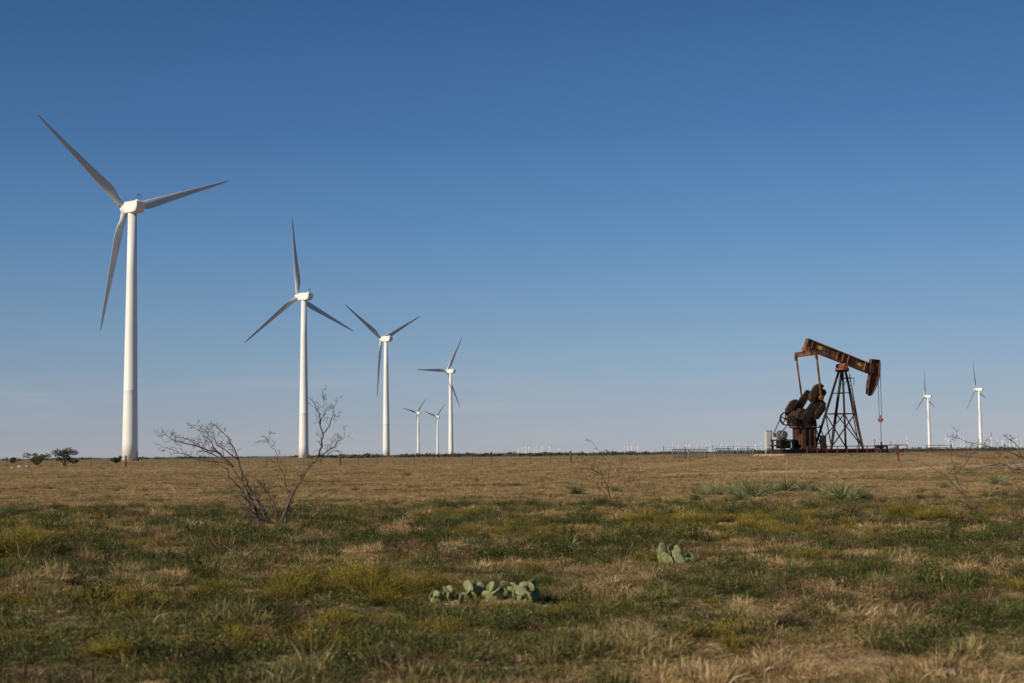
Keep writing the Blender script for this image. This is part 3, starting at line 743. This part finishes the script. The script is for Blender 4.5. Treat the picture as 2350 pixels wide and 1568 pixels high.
# ------------------------------------------------------------------ stones
def stone_mesh():
    import bmesh
    b=bmesh.new();bmesh.ops.create_icosphere(b,subdivisions=3,radius=1)
    s0=random.random()*50
    for v in b.verts:
        n=v.co.normalized();k=.75+.5*float(fbm(n.x*1.6+s0,n.y*1.6+n.z*1.3,4));v.co=Vector((n.x*k,n.y*k*.8,max(n.z*k*.5,-.2)))
    me=bpy.data.meshes.new('stone');b.to_mesh(me);b.free();me.materials.append(M_stone);return me
sms=[stone_mesh() for _ in range(5)]
stn=[(45,1072,.5),(62,1071,.4),(28,1074,.3),(75,1073,.25),(2190,1555,.1),(1172,1542,.07),(1150,1222,.12),(1105,1228,.1),(935,1200,.12),(2066,1392,.05),(1255,1395,.06),(1310,1275,.05),(560,1500,.05),
     (450,1512,.035),(510,1520,.04),(1520,1335,.05),(1145,1175,.12),(1035,1165,.1),(1655,1205,.1),(1690,1225,.07),(420,1440,.05),(740,1248,.08),(290,1275,.06),(1895,1365,.04),(1120,1455,.03),(1590,1225,.07),(890,1240,.06)]
for i,(u,v,s) in enumerate(stn):
    g=G(u,v);obj('stone',sms[i%5],M=T(g)@RZ(random.uniform(0,6))@Matrix.Scale(s,4),label='pale limestone rock lying in dry grass',category='stone',group='pale limestone rocks in the grass')

# ------------------------------------------------------------------ grass & weeds scatter
src=bpy.data.collections.new('tuft_sources')
def srcobj(i,me):
    o=bpy.data.objects.new('tuft_%02d'%i,me);src.objects.link(o)
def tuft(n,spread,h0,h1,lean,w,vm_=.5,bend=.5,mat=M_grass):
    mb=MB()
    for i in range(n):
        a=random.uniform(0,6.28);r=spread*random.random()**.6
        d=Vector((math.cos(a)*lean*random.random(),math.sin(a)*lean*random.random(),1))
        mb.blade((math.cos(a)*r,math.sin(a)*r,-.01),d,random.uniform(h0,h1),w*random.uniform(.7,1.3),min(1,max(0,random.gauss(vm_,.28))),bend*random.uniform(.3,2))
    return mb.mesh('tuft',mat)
def weed(n,r,h,ls,mat,lobes=1):
    mb=MB();C=[(0,0,1)]
    if lobes>1: C=[(random.uniform(-r,r)*.7,random.uniform(-r,r)*.7,random.uniform(.6,1)) for _ in range(lobes)];rr_=r*.55
    else: rr_=r
    for i in range(n//8):
        cx_,cy_,ch=random.choice(C);a=random.uniform(0,6.28);q=rr_*random.random()**.5
        mb.blade((cx_,cy_,0),(math.cos(a)*q,math.sin(a)*q,h*random.uniform(.4,1)),h*.95*ch,.006,.2,.1)
    for i in range(n):
        cx_,cy_,ch=random.choice(C);a=random.uniform(0,6.28);q=rr_*random.random()**.5;z=h*ch*random.random()**.7*(1-.6*(q/rr_)**2)
        mb.leaf((cx_+math.cos(a)*q,cy_+math.sin(a)*q,z),ls*random.uniform(.6,1.3),min(1,max(0,random.gauss(.45,.25))),z/h)
    return mb.mesh('weed',mat)
srcobj(0,tuft(36,.11,.03,.08,3.4,.006,.5,.4))
srcobj(1,tuft(36,.11,.035,.095,2.2,.006,.5,.7))
srcobj(2,tuft(46,.05,.06,.16,1.3,.005,.6,.7))
srcobj(3,tuft(28,.14,.04,.11,6.0,.006,.46,.2))
srcobj(4,tuft(9,.05,.14,.30,.9,.004,.8,.4))
srcobj(5,weed(140,.14,.09,.021,M_weed))
srcobj(6,weed(210,.20,.18,.019,M_weed,5))
srcobj(7,weed(120,.13,.16,.013,M_rweed,3))
srcobj(8,tuft(26,.05,.10,.24,1.3,.005,.4,.2,M_rweed))
srcobj(9,weed(240,.22,.25,.022,M_weed,6))
srcobj(10,weed(220,.17,.19,.013,M_broom,4))
ng=bpy.data.node_groups.new('scatter','GeometryNodeTree')
ng.interface.new_socket('Geometry',in_out='INPUT',socket_type='NodeSocketGeometry')
ng.interface.new_socket('Geometry',in_out='OUTPUT',socket_type='NodeSocketGeometry')
gi=ng.nodes.new('NodeGroupInput');go=ng.nodes.new('NodeGroupOutput')
ci=ng.nodes.new('GeometryNodeCollectionInfo');ci.inputs['Collection'].default_value=src;ci.inputs['Separate Children'].default_value=True;ci.inputs['Reset Children'].default_value=True
ip=ng.nodes.new('GeometryNodeInstanceOnPoints');ip.inputs['Pick Instance'].default_value=True
def na_(name,t):
    n=ng.nodes.new('GeometryNodeInputNamedAttribute');n.data_type=t;n.inputs['Name'].default_value=name;return n
a1=na_('idx','INT');a2=na_('rot','FLOAT_VECTOR');a3=na_('scl','FLOAT_VECTOR')
lk=ng.links.new
lk(gi.outputs[0],ip.inputs['Points']);lk(ci.outputs[0],ip.inputs['Instance']);lk(a1.outputs[0],ip.inputs['Instance Index'])
lk(a2.outputs[0],ip.inputs['Rotation']);lk(a3.outputs[0],ip.inputs['Scale']);lk(ip.outputs[0],go.inputs[0])
def scatter(name,x,y,idx,scl,tint,label,cat):
    n=len(x);z=H(x,y)-.008
    me=bpy.data.meshes.new(name);me.vertices.add(n);me.vertices.foreach_set('co',np.stack([x,y,z],-1).astype(np.float32).ravel())
    a=me.attributes.new('idx','INT','POINT');a.data.foreach_set('value',idx.astype(np.int32))
    rot=np.stack([rng.normal(0,.14,n),rng.normal(0,.14,n),rng.uniform(0,6.28,n)],-1).astype(np.float32)
    a=me.attributes.new('rot','FLOAT_VECTOR','POINT');a.data.foreach_set('vector',rot.ravel())
    a=me.attributes.new('scl','FLOAT_VECTOR','POINT');a.data.foreach_set('vector',scl.astype(np.float32).ravel())
    a=me.attributes.new('tint','FLOAT','POINT');a.data.foreach_set('value',tint.astype(np.float32))
    o=obj(name,me,kind='stuff',label=label,category=cat)
    md=o.modifiers.new('scatter','NODES');md.node_group=ng
    return o
def pts(d0,d1,dens):
    wf=.42
    n=int(dens*(wf*(d1*d1-d0*d0)+4*(d1-d0)))
    d=np.sqrt(rng.uniform(d0*d0,d1*d1,n));s=rng.uniform(-1,1,n)*(wf+2.0/d)
    return d*s,d
def ondist(x,y,path,hw):
    P=np.array(path,float);best=np.full(len(x),1e9)
    for i in range(len(P)-1):
        a=P[i];b2=P[i+1];ab=b2-a;t=np.clip(((x-a[0])*ab[0]+(y-a[1])*ab[1])/(ab@ab),0,1)
        best=np.minimum(best,np.hypot(x-a[0]-t*ab[0],y-a[1]-t*ab[1]))
    return best<hw
allx=[];ally=[];alls=[];
for d0,d1,dens,sc in((6.5,13,280,1.05),(13,22,185,1.15),(22,34,100,1.25),(34,55,52,1.35),(55,90,18,1.6),(90,150,6,1.9),(150,300,1.1,2.6)):
    x,y=pts(d0,d1,dens);allx.append(x);ally.append(y);alls.append(np.full(len(x),sc))
x=np.concatenate(allx);y=np.concatenate(ally);s=np.concatenate(alls)
keep=~((ondist(x,y,trackA,1.0)&(rng.random(len(x))<.8))|(ondist(x,y,trackB,2.0)&(rng.random(len(x))<.7)))
lx,ly=padlocal(x,y)
keep&=~((np.abs(lx+1.)<5.2)&(np.abs(ly)<2.0))
bare=fbm(x/.9,y/1.1,77)<.38
keep&=~(bare&(rng.random(len(x))<.78)&(y<60))
for cx_,cy_,cr in cact_xy: keep&=~((np.hypot(x-cx_,y-cy_)<cr*.9)|((np.abs(x-cx_)<cr)&(y<cy_)&(y>cy_-.45)&(rng.random(len(x))<.75)))
x=x[keep];y=y[keep];s=s[keep];n=len(x)
pat=fbm(x/1.2,y/1.8,41,4);pat2=fbm(x/7.,y/7.,43)
gr=.40*(1-sm(12,18,y))*(1-sm(-2.2,1.5,x))+.12*(1-sm(14,20,y))+.12*sm(17,22,y)*(1-sm(30,42,y))-.36*sm(36,50,y)
tint=np.clip((pat-.5)*4.4+(pat2-.5)*1.6+.36+gr+rng.normal(0,.22,n),0,1)
hf=fbm(x/.5,y/.6,51)
hs=s*np.where(y>42,.9,1.)*(.3+2.3*np.clip(hf-.27,0,1)**1.25)*rng.uniform(.55,1.5,n)
scl=np.stack([s*rng.uniform(.85,1.3,n)]*2+[hs],-1)
u=rng.random(n);cl=fbm(x/.5,y/.5,52)
idx=np.select([u<.33,u<.58,u<.62,u<.990],[0,1,2,3],4)
idx=np.where((cl>.65)&(u<.5),2,idx)
idx=np.where((y>42)&((idx==2)|(idx==4))&(rng.random(n)<.85),1,idx)
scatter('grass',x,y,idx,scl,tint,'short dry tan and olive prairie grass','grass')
ng_count=n
allx=[];ally=[];alls=[]
for d0,d1,dens,sc in((6.5,20,48,.9),(20,46,34,1.15),(46,80,1.8,1.2)):
    x,y=pts(d0,d1,dens);allx.append(x);ally.append(y);alls.append(np.full(len(x),sc))
x=np.concatenate(allx);y=np.concatenate(ally);s=np.concatenate(alls)
w=fbm(x/.85,y/1.1,61,4)+.05*sm(19,24,y)*(1-sm(32,42,y))+.10*(1-sm(10,20,y))*(1-sm(-3,2.5,x))-.1*sm(36,46,y)
keep=((w>.545)&(rng.random(len(x))<.92))|(rng.random(len(x))<.12)
keep&=~((y>46)&(rng.random(len(x))<.5))
for cx_,cy_,cr in cact_xy: keep&=~((np.hypot(x-cx_,y-cy_)<cr)|((np.abs(x-cx_)<cr*1.2)&(y<cy_)&(y>cy_-.9)))
x=x[keep];y=y[keep];s=s[keep];w=w[keep];n=len(x)
u=rng.random(n);u2=rng.random(n);rp=fbm(x/1.7+40,y/1.7,71);yp=fbm(x/2.1+11,y/2.1,91)
idx=np.select([u2<.3,u2<.7],[5,6],9)
idx=np.where((rp>.55)&(u<.8)|(u<.2),np.where(u2<.5,7,8),idx)
idx=np.where((yp>.65)&(u>.35)&(y<46),10,idx)
k=s*rng.uniform(.4,1.4,n)*(.8+1.5*np.clip(w-.55,0,.3));scl=np.stack([k,k,k*rng.uniform(.6,1.25,n)],-1)
scatter('ground_weeds',x,y,idx,scl,np.zeros(n),'low green and reddish weeds among the grass','weeds')
print('scatter',ng_count,n)

# ------------------------------------------------------------------ light, sky, camera
AZ=-127;EL=27
sv=Vector((math.sin(R(AZ))*math.cos(R(EL)),math.cos(R(AZ))*math.cos(R(EL)),math.sin(R(EL))))
sl=bpy.data.lights.new('sun','SUN');sl.energy=5.0;sl.angle=R(.53);sl.color=(1,.885,.71)
so=bpy.data.objects.new('sun',sl);scene.collection.objects.link(so);so.rotation_euler=(-sv).to_track_quat('-Z','Y').to_euler();so.location=(-50,-50,60)
w=bpy.data.worlds.new('World');scene.world=w;w.use_nodes=True;N=w.node_tree.nodes;L=w.node_tree.links
bg=N['Background'];sk_=N.new('ShaderNodeTexSky');sk_.sky_type='NISHITA';sk_.sun_disc=False;sk_.sun_elevation=R(EL);sk_.sun_rotation=R(AZ%360)
sk_.air_density=1.0;sk_.dust_density=.6;sk_.ozone_density=2.0;sk_.altitude=300
def lin(r,g,b):
    f=lambda c:(c/255/12.92 if c/255<=.04045 else ((c/255+.055)/1.055)**2.4)
    return (f(r),f(g),f(b))
tc=N.new('ShaderNodeTexCoord');sx_=N.new('ShaderNodeSeparateXYZ');L.new(tc.outputs['Generated'],sx_.inputs[0])
rp_=ramp(N,[(0.0,lin(172,177,186)),(.02,lin(163,175,190)),(.05,lin(147,171,194)),(.08,lin(129,163,196)),(.15,lin(96,142,190)),(.22,lin(71,118,172)),(.31,lin(53,97,150)),(1.0,lin(32,64,112))])
L.new(sx_.outputs['Z'],rp_.inputs[0])
az=N.new('ShaderNodeMapRange');az.inputs['From Min'].default_value=-.40;az.inputs['From Max'].default_value=.15;az.inputs['To Min'].default_value=.82;az.inputs['To Max'].default_value=1.0
L.new(sx_.outputs['X'],az.inputs[0])
sc1=N.new('ShaderNodeVectorMath');sc1.operation='SCALE';L.new(rp_.outputs[0],sc1.inputs[0]);L.new(az.outputs[0],sc1.inputs['Scale'])
sc2=N.new('ShaderNodeVectorMath');sc2.operation='SCALE';L.new(sk_.outputs[0],sc2.inputs[0]);sc2.inputs['Scale'].default_value=.07
mxw=N.new('ShaderNodeMix');mxw.data_type='RGBA';mxw.inputs[0].default_value=.88;L.new(sc2.outputs[0],mxw.inputs[6]);L.new(sc1.outputs[0],mxw.inputs[7])
mp=N.new('ShaderNodeMapping');mp.inputs['Scale'].default_value=(3,3,38);L.new(tc.outputs['Generated'],mp.inputs[0])
cn=N.new('ShaderNodeTexNoise');cn.inputs['Scale'].default_value=2.2;cn.inputs['Detail'].default_value=6;L.new(mp.outputs[0],cn.inputs['Vector'])
c1=N.new('ShaderNodeMapRange');c1.inputs['From Min'].default_value=.50;c1.inputs['From Max'].default_value=.72;c1.inputs['To Max'].default_value=.24;L.new(cn.outputs['Fac'],c1.inputs[0])
c2=N.new('ShaderNodeMapRange');c2.inputs['From Min'].default_value=.03;c2.inputs['From Max'].default_value=.09;c2.inputs['To Min'].default_value=1;c2.inputs['To Max'].default_value=0;L.new(sx_.outputs['Z'],c2.inputs[0])
c3=N.new('ShaderNodeMath');c3.operation='MULTIPLY';L.new(c1.outputs[0],c3.inputs[0]);L.new(c2.outputs[0],c3.inputs[1])
mxc=N.new('ShaderNodeMix');mxc.data_type='RGBA';L.new(c3.outputs[0],mxc.inputs[0]);L.new(mxw.outputs[2],mxc.inputs[6]);mxc.inputs[7].default_value=(*lin(188,182,190),1)
L.new(mxc.outputs[2],bg.inputs[0]);bg.inputs[1].default_value=1.0
cd=bpy.data.cameras.new('camera');cd.lens=50;cd.sensor_width=36;cd.clip_start=.1;cd.clip_end=90000
cd.dof.use_dof=True;cd.dof.focus_distance=80;cd.dof.aperture_fstop=2.8
co=bpy.data.objects.new('camera',cd);scene.collection.objects.link(co)
cm=T(0,0,EYE)@RX(R(90)+PITCH)@RZ(-ROLL)
co.location=(0,0,EYE);co.rotation_euler=cm.to_euler()
scene.camera=co
scene.view_settings.view_transform='Standard';scene.view_settings.look='None';scene.view_settings.exposure=0;scene.view_settings.gamma=1
bpy.context.view_layer.update()
